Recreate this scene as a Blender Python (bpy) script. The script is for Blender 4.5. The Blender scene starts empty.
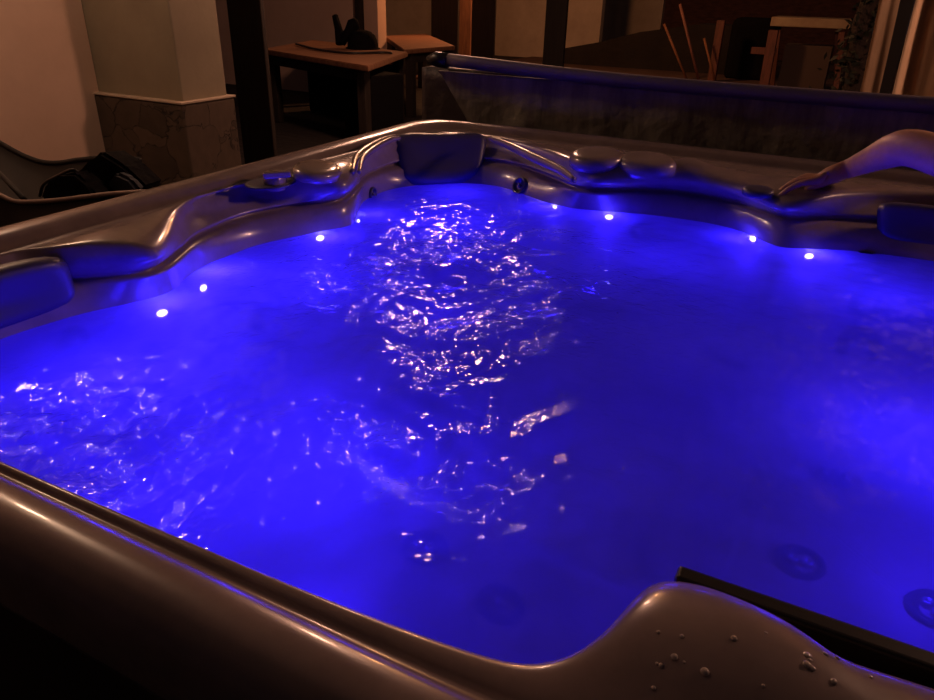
import bpy, bmesh, math, random
import numpy as np
from mathutils import Vector, Matrix
from mathutils.bvhtree import BVHTree
random.seed(7); rng = np.random.default_rng(5)
S = bpy.context.scene; COL = S.collection
PI = math.pi
# ---------------------------------------------------------------- camera
F = 720.0
CAM = Vector((0, 0, 1.37))
vx = -Vector((-1587, 403, -F)).normalized()
vy = Vector((416, 350, -F)).normalized(); vy = (vy - vx.dot(vy)*vx).normalized()
vz = vx.cross(vy)
RM = Matrix((vx, vy, vz))            # camera space -> world
cd = bpy.data.cameras.new('camera'); cam = bpy.data.objects.new('camera', cd); COL.objects.link(cam)
cam.matrix_world = Matrix.Translation(CAM) @ RM.to_4x4()
cd.sensor_width = 36; cd.lens = 36*F/934; cd.clip_start = .02; cd.clip_end = 200
S.camera = cam
def ray(u, v): return RM @ Vector((u-467, 350-v, -F))
def at_z(u, v, z):
    d = ray(u, v); return CAM + d*((z-CAM.z)/d.z)
def at_y(u, v, y):
    d = ray(u, v); return CAM + d*(y/d.y)
# ---------------------------------------------------------------- materials
def mat(name, col, rough=.6, metal=0, coat=0, noise=None, bump=None, spec=.5, sheen=0):
    m = bpy.data.materials.new(name); m.use_nodes = True; nt = m.node_tree; N = nt.nodes; L = nt.links
    b = N['Principled BSDF']; b.inputs['Base Color'].default_value = (*col, 1); b.inputs['Roughness'].default_value = rough
    b.inputs['Metallic'].default_value = metal; b.inputs['Coat Weight'].default_value = coat; b.inputs['Coat Roughness'].default_value = .04
    b.inputs['Specular IOR Level'].default_value = spec; b.inputs['Sheen Weight'].default_value = sheen
    tc = N.new('ShaderNodeTexCoord')
    if noise:
        sc, col2, det, stretch = noise
        mp = N.new('ShaderNodeMapping'); mp.inputs['Scale'].default_value = stretch
        nz = N.new('ShaderNodeTexNoise'); nz.inputs['Scale'].default_value = sc; nz.inputs['Detail'].default_value = det; nz.inputs['Roughness'].default_value = .65
        cr = N.new('ShaderNodeValToRGB'); cr.color_ramp.elements[0].position = .35; cr.color_ramp.elements[1].position = .65
        cr.color_ramp.elements[0].color = (*col2, 1); cr.color_ramp.elements[1].color = (*col, 1)
        L.new(tc.outputs['Object'], mp.inputs[0]); L.new(mp.outputs[0], nz.inputs['Vector']); L.new(nz.outputs['Fac'], cr.inputs[0]); L.new(cr.outputs[0], b.inputs['Base Color'])
    if bump:
        sc, st, dist = bump
        nb = N.new('ShaderNodeTexNoise'); nb.inputs['Scale'].default_value = sc; nb.inputs['Detail'].default_value = 5
        bp = N.new('ShaderNodeBump'); bp.inputs['Strength'].default_value = st; bp.inputs['Distance'].default_value = dist
        L.new(tc.outputs['Object'], nb.inputs['Vector']); L.new(nb.outputs['Fac'], bp.inputs['Height']); L.new(bp.outputs[0], b.inputs['Normal'])
    return m
def immerse(m, level):
    nt = m.node_tree; N = nt.nodes; L = nt.links; b = N['Principled BSDF']
    g = N.new('ShaderNodeNewGeometry'); sp = N.new('ShaderNodeSeparateXYZ'); L.new(g.outputs['Position'], sp.inputs[0])
    for sock, v0, v1 in (('Specular IOR Level', .03, .5), ('Coat Weight', 0, .2)):
        r = N.new('ShaderNodeMapRange'); r.inputs[1].default_value = level-.004; r.inputs[2].default_value = level+.004; r.inputs[3].default_value = v0; r.inputs[4].default_value = v1
        L.new(sp.outputs['Z'], r.inputs[0]); L.new(r.outputs[0], b.inputs[sock])
def emit(name, col, st):
    m = bpy.data.materials.new(name); m.use_nodes = True; nt = m.node_tree
    nt.nodes.remove(nt.nodes['Principled BSDF']); e = nt.nodes.new('ShaderNodeEmission')
    e.inputs[0].default_value = (*col, 1); e.inputs[1].default_value = st
    nt.links.new(e.outputs[0], nt.nodes['Material Output'].inputs[0]); return m
M = {}
M['acrylic'] = mat('pearl_acrylic', (.27, .205, .195), .16, coat=.6, noise=(9, (.20, .15, .145), 8, (1, 1, 1)))
M['acrylic'].node_tree.nodes['Principled BSDF'].inputs['Roughness'].default_value = .26
M['pillow'] = mat('dark_foam', (.055, .045, .10), .42, bump=(220, .12, .001))
M['black'] = mat('black_plastic', (.012, .011, .012), .4)
M['jet'] = mat('jet_trim', (.035, .035, .045), .3)
M['jetcore'] = mat('jet_nozzle', (.22, .2, .24), .2, metal=.6)
M['knob'] = mat('knob_plastic', (.27, .21, .18), .2, coat=.5)
M['cabinet'] = mat('cabinet_panel', (.03, .018, .014), .55, noise=(6, (.02, .012, .01), 4, (1, 1, 12)))
M['vinyl'] = mat('dark_vinyl', (.045, .032, .033), .55, bump=(14, .5, .02))
M['drape'] = mat('grey_liner', (.26, .24, .19), .8, noise=(7, (.13, .11, .10), 5, (3, 1, .5)), bump=(9, .7, .03))
M['bar'] = mat('cover_piping', (.11, .085, .11), .55, bump=(60, .3, .004))
M['plaster'] = mat('cream_plaster', (.56, .44, .33), .9, noise=(2.2, (.46, .35, .26), 6, (1, 1, 1)), bump=(40, .25, .004))
M['plaster_pink'] = mat('pink_plaster', (.84, .58, .44), .9, noise=(1.6, (.74, .50, .37), 6, (1, 1, 1)), bump=(40, .25, .004))
M['plaster2'] = mat('grey_cream_plaster', (.30, .25, .17), .9, noise=(3, (.25, .205, .14), 6, (1, 1, 1)), bump=(40, .25, .004))
M['timber'] = mat('dark_timber', (.03, .018, .012), .8, noise=(5, (.015, .009, .007), 6, (6, 6, .6)))
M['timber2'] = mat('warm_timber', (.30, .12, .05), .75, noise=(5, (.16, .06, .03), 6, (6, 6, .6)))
M['tabletop'] = mat('table_boards', (.36, .165, .085), .7, noise=(4, (.22, .09, .045), 6, (1, 8, 1)))
M['palewood'] = mat('pale_board', (.4, .3, .17), .75, noise=(4, (.3, .2, .12), 6, (1, 8, 1)))
M['redwood'] = mat('red_painted_wood', (.17, .055, .035), .7, noise=(8, (.10, .035, .022), 5, (4, 4, .6)))
M['cloth_black'] = mat('black_cloth', (.006, .005, .006), .95, spec=.1, bump=(20, .6, .02))
M['bagblue'] = mat('blue_grey_fabric', (.035, .04, .05), .8)
M['lounge'] = mat('dark_moulded_plastic', (.007, .006, .005), .7)
M['loungerim'] = mat('pale_rail', (.32, .23, .19), .4)
M['soil'] = mat('dark_ground', (.025, .016, .012), .95, noise=(1.5, (.012, .008, .007), 8, (1, 1, 1)), bump=(12, .6, .04))
M['paving'] = mat('brown_paving', (.15, .075, .05), .9, noise=(2.5, (.09, .045, .03), 8, (1, 1, 1)), bump=(8, .5, .02))
M['leaf'] = mat('dark_leaf', (.018, .02, .010), .6)
M['bark'] = mat('bark', (.05, .028, .018), .9, noise=(12, (.02, .012, .01), 6, (3, 3, .6)), bump=(30, .9, .02))
M['curtain'] = mat('cream_canvas', (.58, .40, .26), .85, noise=(3, (.45, .29, .18), 4, (3, 1, .4)))
M['skin'] = mat('skin', (.50, .27, .19), .5, noise=(30, (.44, .23, .16), 3, (1, 1, 1)))
M['hair'] = mat('dark_hair', (.02, .013, .01), .6)
M['eye'] = mat('eye_white', (.6, .6, .6), .3)
M['cloth_navy'] = mat('navy_swimwear', (.01, .012, .03), .8)
M['darkmetal'] = mat('dark_metal', (.02, .02, .02), .4, metal=.5)
M['led'] = emit('led_lens', (.72, .55, 1), 9)
M['bulb_warm'] = emit('warm_bulb', (1, .50, .32), 110)
M['bulb_cool'] = emit('cool_bulb', (1, .60, .38), 112)

immerse(M['acrylic'], .78); immerse(M['jet'], .78)   # acrylic under water has almost no surface shine
M['bulb_amber'] = emit('amber_bulb', (1, .42, .17), 150)
def stone_mat():
    m = bpy.data.materials.new('stone_veneer'); m.use_nodes = True; nt = m.node_tree; N = nt.nodes; L = nt.links
    b = N['Principled BSDF']; b.inputs['Roughness'].default_value = .85
    tc = N.new('ShaderNodeTexCoord'); v = N.new('ShaderNodeTexVoronoi'); v.inputs['Scale'].default_value = 5.5; v.feature = 'DISTANCE_TO_EDGE'
    v2 = N.new('ShaderNodeTexVoronoi'); v2.inputs['Scale'].default_value = 5.5
    nz = N.new('ShaderNodeTexNoise'); nz.inputs['Scale'].default_value = 9; nz.inputs['Detail'].default_value = 8
    add = N.new('ShaderNodeMixRGB'); add.inputs[0].default_value = .12
    L.new(tc.outputs['Object'], add.inputs[1]); L.new(nz.outputs['Color'], add.inputs[2])
    L.new(add.outputs[0], v.inputs['Vector']); L.new(add.outputs[0], v2.inputs['Vector'])
    cr = N.new('ShaderNodeValToRGB'); e = cr.color_ramp.elements; e[0].color = (.025, .016, .010, 1); e[1].color = (.12, .08, .055, 1); e[1].position = .8
    mx = N.new('ShaderNodeMixRGB'); mx.inputs[0].default_value = .5
    L.new(v2.outputs['Color'], mx.inputs[1]); L.new(nz.outputs['Fac'], mx.inputs[2]); L.new(mx.outputs[0], cr.inputs[0])
    jr = N.new('ShaderNodeValToRGB'); jr.color_ramp.elements[0].position = .0; jr.color_ramp.elements[1].position = .014
    L.new(v.outputs['Distance'], jr.inputs[0])
    mj = N.new('ShaderNodeMixRGB'); mj.blend_type = 'MIX'; mj.inputs[1].default_value = (.03, .02, .015, 1)
    L.new(jr.outputs[0], mj.inputs[0]); L.new(cr.outputs[0], mj.inputs[2]); L.new(mj.outputs[0], b.inputs['Base Color'])
    bp = N.new('ShaderNodeBump'); bp.inputs['Strength'].default_value = .8; bp.inputs['Distance'].default_value = .03
    L.new(jr.outputs[0], bp.inputs['Height']); L.new(bp.outputs[0], b.inputs['Normal']); return m
M['stone'] = stone_mat()
# ---------------------------------------------------------------- object helpers
def link_bm(name, bm, m, parent=None, smooth=True):
    bmesh.ops.recalc_face_normals(bm, faces=bm.faces[:])
    me = bpy.data.meshes.new(name); bm.to_mesh(me); bm.free()
    if smooth:
        for p in me.polygons: p.use_smooth = True
    if m: me.materials.append(M[m] if isinstance(m, str) else m)
    o = bpy.data.objects.new(name, me); COL.objects.link(o)
    if parent: o.parent = parent; o.matrix_parent_inverse = Matrix.Translation(-Vector(parent.location))
    return o
def empty(name, loc):
    o = bpy.data.objects.new(name, None); o.empty_display_size = .1; COL.objects.link(o); o.location = loc; return o
def tag(o, label=None, cat=None, group=None, kind=None):
    if label: o['label'] = label
    if cat: o['category'] = cat
    if group: o['group'] = group
    if kind: o['kind'] = kind
    return o
def struct(o, label=None):
    o['kind'] = 'structure'
    if label: o['label'] = label
    o['category'] = o.name.split('_')[0]
    return o
def add_box(bm, lo, hi, bev=0, mtx=None):
    r = bmesh.ops.create_cube(bm, size=1)
    c = [(a+b)/2 for a, b in zip(lo, hi)]; s = [abs(b-a) for a, b in zip(lo, hi)]
    vs = r['verts']
    for v in vs: v.co = Vector((v.co.x*s[0]+c[0], v.co.y*s[1]+c[1], v.co.z*s[2]+c[2]))
    if bev:
        es = list({e for v in vs for e in v.link_edges})
        g = bmesh.ops.bevel(bm, geom=es, offset=bev, segments=3, affect='EDGES', profile=.5)
        vs = g['verts'] + [v for v in vs if v.is_valid]
        vs = list({v for f in g['faces'] for v in f.verts} | {v for v in vs if v.is_valid})
    if mtx is not None:
        for v in set(vs): v.co = mtx @ v.co
    return vs
def box_obj(name, lo, hi, m, parent=None, bev=.006, mtx=None):
    bm = bmesh.new(); add_box(bm, lo, hi, bev, mtx); return link_bm(name, bm, m, parent, smooth=False)
def add_tube(bm, pts, rad, n=10, cap=True):
    pts = [Vector(p) for p in pts]; rings = []
    if not hasattr(rad, '__len__'): rad = [rad]*len(pts)
    up = Vector((0, 0, 1)); prev = None
    for i, p in enumerate(pts):
        t = (pts[min(i+1, len(pts)-1)] - pts[max(i-1, 0)]).normalized()
        a = t.cross(up if abs(t.z) < .95 else Vector((1, 0, 0))).normalized() if prev is None else (prev - t*prev.dot(t)).normalized()
        prev = a; b = t.cross(a)
        rings.append([bm.verts.new(p + (a*math.cos(2*PI*k/n) + b*math.sin(2*PI*k/n))*rad[i]) for k in range(n)])
    for r0, r1 in zip(rings, rings[1:]):
        for k in range(n): bm.faces.new((r0[k], r0[(k+1) % n], r1[(k+1) % n], r1[k]))
    if cap: bm.faces.new(rings[0][::-1]); bm.faces.new(rings[-1])
def tube_obj(name, pts, rad, m, parent=None, n=12):
    bm = bmesh.new(); add_tube(bm, pts, rad, n); return link_bm(name, bm, m, parent)
def add_lathe(bm, prof, mtx=None, n=32):
    rings = []
    for r, z in prof:
        rings.append([bm.verts.new(Vector((r*math.cos(2*PI*k/n), r*math.sin(2*PI*k/n), z))) for k in range(n)])
    for r0, r1 in zip(rings, rings[1:]):
        for k in range(n): bm.faces.new((r0[k], r0[(k+1) % n], r1[(k+1) % n], r1[k]))
    bm.faces.new(rings[0][::-1]); bm.faces.new(rings[-1])
    if mtx is not None:
        for r in rings:
            for v in r: v.co = mtx @ v.co
def cm(p0, p1, p2, p3, t):
    return .5*((2*p1) + (-p0+p2)*t + (2*p0-5*p1+4*p2-p3)*t*t + (-p0+3*p1-3*p2+p3)*t*t*t)
def closed_curve(pts, k=12):
    P = [np.array(p, float) for p in pts]; n = len(P); out = []
    for i in range(n):
        for j in range(k): out.append(cm(P[i-1], P[i], P[(i+1) % n], P[(i+2) % n], j/k))
    return np.array(out)
def open_curve(pts, k=8):
    P = [np.array(p, float) for p in pts]; P = [2*P[0]-P[1]] + P + [2*P[-1]-P[-2]]; out = []
    for i in range(1, len(P)-2):
        for j in range(k): out.append(cm(P[i-1], P[i], P[i+1], P[i+2], j/k))
    out.append(P[-2]); return [Vector(p) for p in out]
# ---------------------------------------------------------------- hot tub shell
NA = 900; CX, CY = -.34, 1.36; WZ = .78
TH = np.linspace(-PI, PI, NA, endpoint=False)
def polar(pts, curve=True):
    c = closed_curve(pts) if curve else np.array(pts)
    a = np.arctan2(c[:, 1]-CY, c[:, 0]-CX); r = np.hypot(c[:, 0]-CX, c[:, 1]-CY)
    i = np.argsort(a); a = a[i]; r = r[i]
    a = np.concatenate([a-2*PI, a, a+2*PI]); r = np.concatenate([r, r, r])
    R = np.interp(TH, a, r)
    k = np.array([1, 2, 3, 2, 1.]); k /= k.sum()
    return np.convolve(np.concatenate([R[-2:], R, R[:2]]), k, 'valid')
def rrect(x0, y0, x1, y1, r, n=14):
    out = []
    for cx, cy, a0 in ((x1-r, y1-r, 0), (x0+r, y1-r, PI/2), (x0+r, y0+r, PI), (x1-r, y0+r, 1.5*PI)):
        for k in range(n+1): out.append((cx+r*math.cos(a0+k*PI/2/n), cy+r*math.sin(a0+k*PI/2/n)))
    # densify straight sides
    o2 = []
    for i, p in enumerate(out):
        q = out[(i+1) % len(out)]
        m = max(1, int(math.hypot(q[0]-p[0], q[1]-p[1])/.02))
        for j in range(m): o2.append((p[0]+(q[0]-p[0])*j/m, p[1]+(q[1]-p[1])*j/m))
    return o2
X0, X1, Y0, Y1 = -1.46, .80, .238, 2.49
def orect(inset, r=.17): return polar(rrect(X0+inset, Y0+inset*.78, X1-inset, Y1-inset, max(.03, r-inset*.4)), curve=False)
# contour of the deck edge, counter-clockwise from the near left
B = polar([(-1.33, .50), (-1.335, .717), (-1.31, .82), (-1.23, .85), (-1.17, .885), (-1.165, .93), (-1.21, 1.00), (-1.31, 1.13), (-1.355, 1.26), (-1.33, 1.40), (-1.235, 1.50), (-1.165, 1.55),
           (-1.20, 1.66), (-1.29, 1.80), (-1.345, 2.03), (-1.335, 2.17), (-1.27, 2.28), (-1.15, 2.33), (-.98, 2.30), (-.80, 2.19), (-.68, 2.06), (-.62, 2.02), (-.54, 2.06), (-.42, 2.14), (-.30, 2.15), (-.20, 2.10), (-.12, 2.01), (-.06, 2.03), (.02, 2.14), (.13, 2.24), (.3, 2.31), (.46, 2.32), (.60, 2.24), (.67, 2.08),
           (.66, 1.85), (.57, 1.66), (.52, 1.54), (.60, 1.40), (.68, 1.25), (.62, 1.06), (.54, .93), (.60, .84), (.67, .74), (.67, .52), (.60, .38), (.48, .345), (.40, .365), (.36, .44), (.33, .488), (.25, .496), (.15, .490), (.10, .478), (.075, .474), (.03, .496), (-.03, .508), (-.064, .490), (-.074, .45), (-.082, .42), (-.096, .395), (-.122, .372), (-.165, .362), (-.30, .352), (-.5, .345), (-.8, .338), (-1.05, .342), (-1.22, .37)])
Cc = polar([(-1.30, .48), (-1.30, .72), (-1.28, .83), (-1.21, .89), (-1.19, .95), (-1.24, 1.06), (-1.285, 1.16), (-1.30, 1.32), (-1.26, 1.46), (-1.19, 1.57), (-1.24, 1.72), (-1.30, 1.86), (-1.31, 2.05), (-1.24, 2.18), (-1.10, 2.26), (-.95, 2.24), (-.80, 2.15), (-.70, 2.075), (-.62, 2.07), (-.52, 2.14), (-.407, 2.18), (-.26, 2.16), (-.16, 2.09), (-.095, 2.06), (-.02, 2.11), (.08, 2.16), (.25, 2.20), (.44, 2.22), (.56, 2.16), (.62, 2.02),
            (.61, 1.82), (.53, 1.64), (.50, 1.54), (.58, 1.38), (.64, 1.24), (.60, 1.06), (.52, .93), (.59, .80), (.63, .70), (.62, .52), (.56, .42), (.46, .385), (.42, .40), (.38, .47), (.34, .525), (.25, .535), (.10, .52), (-.03, .518), (-.072, .495), (-.084, .455), (-.094, .425), (-.115, .40), (-.165, .378), (-.30, .373), (-.5, .37), (-.8, .368), (-1.03, .375), (-1.18, .41)])
D = polar([(-1.27, .50), (-1.285, .66), (-1.263, .80), (-1.225, .90), (-1.205, .98), (-1.25, 1.088), (-1.262, 1.18), (-1.258, 1.313), (-1.20, 1.47), (-1.165, 1.572), (-1.215, 1.68), (-1.275, 1.80), (-1.285, 1.95), (-1.22, 2.08), (-1.11, 2.17), (-1.0, 2.19), (-.90, 2.145), (-.79, 2.09), (-.69, 2.07), (-.60, 2.09), (-.5, 2.12), (-.40, 2.13), (-.30, 2.13), (-.21, 2.10), (-.13, 2.03), (-.08, 2.005), (0, 2.04), (.096, 2.075), (.265, 2.09), (.42, 2.09), (.54, 2.03), (.59, 1.92),
           (.58, 1.78), (.52, 1.62), (.50, 1.53), (.56, 1.38), (.60, 1.24), (.57, 1.06), (.52, .93), (.56, .82), (.60, .70), (.59, .56), (.54, .46), (.46, .42), (.43, .44), (.40, .50), (.34, .55), (.25, .56), (.10, .55), (-.03, .54), (-.075, .51), (-.098, .475), (-.115, .44), (-.145, .415), (-.20, .398), (-.30, .393), (-.5, .39), (-.8, .39), (-1.0, .40), (-1.16, .43)])
E = polar([(-.88, 1.1), (-.90, 1.5), (-.86, 1.85), (-.62, 1.96), (-.35, 1.90), (-.14, 1.82), (-.09, 1.60), (-.06, 1.30), (-.05, 1.08), (-.12, .99), (-.30, 1.0), (-.50, 1.03), (-.72, 1.02)])
def mix(a, b, t): return a*(1-t) + b*t
o0 = orect(0)
rows = [
 (orect(.03), .845), (orect(.004), .850), (orect(0), .862), (orect(0), .895), (orect(.005), .914), (orect(.018), .928), (orect(.036), .934), (orect(.058), .935),
 (orect(.078), .932), (orect(.092), .925), (orect(.099), .915), (orect(.106), .910)]
I = orect(.106)
rimin = orect(.112)
for t, z in ((.08, .908), (.2, .910), (.35, .9115), (.5, .912), (.65, .912), (.8, .910), (.9, .907), (.97, .901)): rows.append((mix(rimin, B, t), z))
Bf = np.minimum(B, rimin-.01)
rows += [(Bf-.003, .893), (Bf-.006, .880), (mix(Bf-.008, Cc, .5), .868), (mix(Bf, Cc, .85), .857), (Cc-.000, .853), (Cc+.003, .850), (Cc+.012, .848), (Cc+.013, .842), (Cc+.002, .840), (Cc-.010, .838), (mix(Cc-.016, D, .4), .83), (mix(Cc-.012, D, .8), .80),
         (D, .775), (D-.004, .75), (D-.012, .70), (D-.025, .64), (D-.05, .58), (D-.09, .53), (D-.14, .507), (mix(D-.14, E+.05, .5), .495), (E+.07, .488), (E+.03, .475), (E+.0, .44), (E-.03, .34), (E-.05, .24), (E-.09, .20), (E-.16, .185), (E*.5, .18), (E*.2, .18)]
tub = empty('hot_tub', (CX, CY, 0))
tag(tub, 'square acrylic hot tub with pearly brown shell, lit blue inside and filled with water', 'hot tub')
def bump_z(x, y, z):
    # moulded swellings on the deck between rim and basin
    dz = 0
    for (px, py, sx, sy, h) in SW:
        dz = dz + h*np.exp(-((x-px)/sx)**2 - ((y-py)/sy)**2)
    w = np.clip((z-.87)/.03, 0, 1)
    return dz*w
SW = [(-1.25, 1.60, .07, .12, .026), (-.58, 2.16, .10, .09, .036), (-.40, 2.22, .07, .07, .028), (-.10, 2.2, .09, .07, .012), (-1.27, .90, .05, .08, .008), (.02, .44, .13, .09, .038), (.26, .45, .11, .07, .020),
      (-1.24, 2.40, .14, .03, .004)]
V = []
for (R, z) in rows:
    x = CX + R*np.cos(TH); y = CY + R*np.sin(TH)
    # channel and swelling relief
    zz = z + bump_z(x, y, np.full(NA, z))
    if z < .6 and z > .45:   # moulded seats: shallow scoops
        zz = zz + .018*np.cos(3*TH+.6) + .012*np.cos(7*TH)
    if .55 < z < .84:
        pass
    V.append(np.stack([x, y, np.broadcast_to(zz, (NA,))], 1))
def grid_mesh(V, closed_center=None):
    nr = len(V); verts = np.concatenate(V).tolist(); faces = []
    for r in range(nr-1):
        for k in range(NA):
            k2 = (k+1) % NA
            faces.append((r*NA+k, r*NA+k2, (r+1)*NA+k2, (r+1)*NA+k))
    if closed_center is not None:
        verts.append(closed_center); c = len(verts)-1
        for k in range(NA): faces.append(((nr-1)*NA+k, (nr-1)*NA+(k+1) % NA, c))
    return verts, faces
vs, fs = grid_mesh(V, (CX, CY, .18))
def raw_obj(name, vs, fs, m, parent=None, smooth=True):
    me = bpy.data.meshes.new(name); me.from_pydata(vs, [], fs); me.update()
    if smooth: me.polygons.foreach_set('use_smooth', [True]*len(me.polygons))
    me.materials.append(M[m] if isinstance(m, str) else m)
    o = bpy.data.objects.new(name, me); COL.objects.link(o)
    if parent: o.parent = parent; o.matrix_parent_inverse = Matrix.Translation(-Vector(parent.location))
    return o
shell = raw_obj('shell', vs, fs, 'acrylic', tub)
bvh = BVHTree.FromPolygons([Vector(v) for v in vs], fs)
def shell_hit(u, v):
    p, n, _, _ = bvh.ray_cast(CAM, ray(u, v).normalized())
    if n.dot(ray(u, v)) > 0: n = -n
    return p, n
def shell_world(o, d):
    p, n, _, _ = bvh.ray_cast(Vector(o), Vector(d).normalized())
    if n.dot(Vector(d)) > 0: n = -n
    return p, n
# cabinet under the lip: four panelled sides
bm = bmesh.new()
add_box(bm, (X0+.05, Y0+.05, .0), (X1-.05, Y0+.09, .85), .004); add_box(bm, (X0+.05, Y1-.09, .0), (X1-.05, Y1-.05, .85), .004)
add_box(bm, (X0+.05, Y0+.09, .0), (X0+.09, Y1-.09, .85), .004); add_box(bm, (X1-.09, Y0+.09, .0), (X1-.05, Y1-.09, .85), .004)
link_bm('cabinet', bm, 'cabinet', tub, smooth=False)

def frame(p, n, roll_hint=Vector((0, 0, 1))):
    z = n.normalized(); x = roll_hint.cross(z)
    if x.length < .1: x = Vector((1, 0, 0))
    x.normalize(); y = z.cross(x)
    m = Matrix((x, y, z)).transposed().to_4x4(); m.translation = p; return m
# ---- underwater lights round the waterline (small lens + ring)
led_px = [(162, 313), (203, 288), (320, 238), (358, 221), (555, 207), (609, 217), (753, 239), (809, 256)]
led_pos = []
def led_at(p, n, sz=1.0):
    mt = frame(p, n) @ Matrix.Diagonal((1, .62, 1, 1)); bm = bmesh.new()
    add_lathe(bm, [(.0005, -.004), (.0115*sz, -.004), (.0115*sz, .002), (.009*sz, .004), (.0005, .0055)], mt, 20)
    o = link_bm('light_lens', bm, 'led', tub); led_pos.append((p, n)); return o
for i, (u, v) in enumerate(led_px):
    p, n = shell_hit(u, v); led_at(p, n, .62 if i in (3, 4) else 1.0)
for x, y in ((.5, 1.3), (.48, .95)):
    p, n = shell_world((CX, CY, .765), (x-CX, y-CY, .0)); led_at(p, n)
# ---- jets
def jet_at(p, n, r, kind=0):
    mt = frame(p, n); bm = bmesh.new()
    add_lathe(bm, [(.0005, -.01), (r, -.01), (r, .004), (r*.93, .008), (r*.72, .007), (r*.66, .001), (.0005, -.002)], mt, 28)
    j = link_bm('jet', bm, 'jet', tub)
    bm = bmesh.new()
    for k in range(2 if kind else 1):
        off = Matrix.Translation(((k-.5)*r*.55 if kind else 0, 0, 0))
        add_lathe(bm, [(.0005, .0), (r*.24, .0), (r*.22, .010), (r*.12, .012), (r*.10, .004), (.0005, .003)], mt @ off, 16)
    q = link_bm('nozzle', bm, 'jetcore', j)
for (u, v, r, k) in [(75, 340, .026, 0), (256, 322, .022, 0), (150, 352, .022, 0), (640, 231, .03, 0), (717, 242, .03, 0), (862, 268, .045, 1), (868, 302, .045, 0), (858, 347, .055, 1), (500, 605, .040, 0), (424, 548, .042, 1), (800, 563, .042, 1), (826, 476, .030, 0), (848, 482, .030, 0), (932, 610, .04, 1), (520, 186, .03, 0), (372, 194, .022, 0)]:
    p, n = shell_hit(u, v); jet_at(p, n, r, k)
# ---- headrests
def pillow(TL, TR, BR, BL, th, m='pillow', name='headrest'):
    TL, TR, BR, BL = map(Vector, (TL, TR, BR, BL)); n = (TR-TL).cross(BL-TL).normalized()
    if n.dot(CAM-TL) < 0: n = -n
    bm = bmesh.new(); NU, NV = 28, 20; g = []; gb = []
    def sq(a): # rounded-rectangle mapping
        return a
    for j in range(NV+1):
        r1 = []; r2 = []
        for i in range(NU+1):
            s, t = i/NU, j/NV; a, b = 2*s-1, 2*t-1
            e = 5.0; q = (abs(a)**e + abs(b)**e)**(1/e); mx = max(abs(a), abs(b), 1e-6); f = mx/max(q, 1e-6)
            a2, b2 = a*f, b*f; s2, t2 = (a2+1)/2, (b2+1)/2
            p = TL.lerp(TR, s2).lerp(BL.lerp(BR, s2), t2)
            h = th*(max(0, 1-mx**6))**.5
            h += -.010*math.exp(-((t2-.55)/.3)**2)*max(0, 1-mx**2)
            sag = -.02*(1-a2*a2)           # wraps the curved wall
            r1.append(bm.verts.new(p + n*(h + sag))); r2.append(None if max(i % NU == 0, j % NV == 0) else bm.verts.new(p - n*(th*.35 - sag)*1.0))
        g.append(r1); gb.append(r2)
    gb = [[gb[j][i] or g[j][i] for i in range(NU+1)] for j in range(NV+1)]
    for j in range(NV):
        for i in range(NU):
            bm.faces.new((g[j][i], g[j][i+1], g[j+1][i+1], g[j+1][i]))
            q = (gb[j][i], gb[j+1][i], gb[j+1][i+1], gb[j][i+1])
            if len(set(q)) > 2: 
                try: bm.faces.new(q)
                except ValueError: pass
    return link_bm(name, bm, m, tub)
pillow(at_z(392, 131, .93), at_z(489, 131, .93), at_z(480, 180, .79), at_z(401, 184, .79), .030)
a = at_z(63, 250, .915); b = at_z(80, 302, .80)
pillow(a+Vector((-.015, -.36, 0)), a, b+Vector((.0, .0, 0)), b+Vector((.0, -.36, 0)), .030)
a = at_z(877, 198, .905); b = at_z(877, 242, .80)
pillow(a, a+Vector((.40, .02, 0)), b+Vector((.40, .02, 0)), b, .025)
# ---- caps and knobs on the swellings
def dome(name, c, rx, ry, h, tilt=(0, 0, 0), m='knob', parent=tub):
    bm = bmesh.new(); n = 36
    prof = [(1.0, -.5), (1.0, .25), (.96, .55), (.86, .80), (.68, .93), (.4, .99), (.02, 1.0)]
    add_lathe(bm, prof, None, n)
    from mathutils import Euler
    mt = Matrix.Translation(c) @ Euler(tilt).to_matrix().to_4x4() @ Matrix.Diagonal((rx, ry, h, 1))
    for v in bm.verts: v.co = mt @ v.co
    return link_bm(name, bm, m, parent)
dome('valve_cap', at_z(317, 172, .925), .062, .085, .020, (0, .12, .35))
k = dome('diverter_knob', at_z(275, 182, .915), .030, .042, .028, (0, .1, .5))
box_obj('knob_grip', (-.034, -.008, 0), (.034, .008, .016), 'knob', k, .004, Matrix.Translation(at_z(277, 178, .937)) @ Matrix.Rotation(.9, 4, 'Z'))
dome('moulded_seat_back', at_z(597, 160, .925), .080, .085, .028, (.10, 0, -.15), 'acrylic')
dome('speaker_cap', at_z(645, 166, .92), .090, .075, .030, (.12, 0, -.1), 'acrylic')
dome('diverter_knob', at_z(758, 192, .908), .04, .035, .012, (.1, 0, 0), 'pillow')
# flat dark disc painting the shade of the pocket round the left knob
bm = bmesh.new(); add_lathe(bm, [(.001, 0), (.055, 0), (.058, .004), (.050, .006), (.001, .0055)], Matrix.Translation(at_z(271, 184, .909)) @ Matrix.Diagonal((1, 1.25, 1, 1)), 30)
link_bm('knob_shade', bm, 'pillow', tub)
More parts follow.
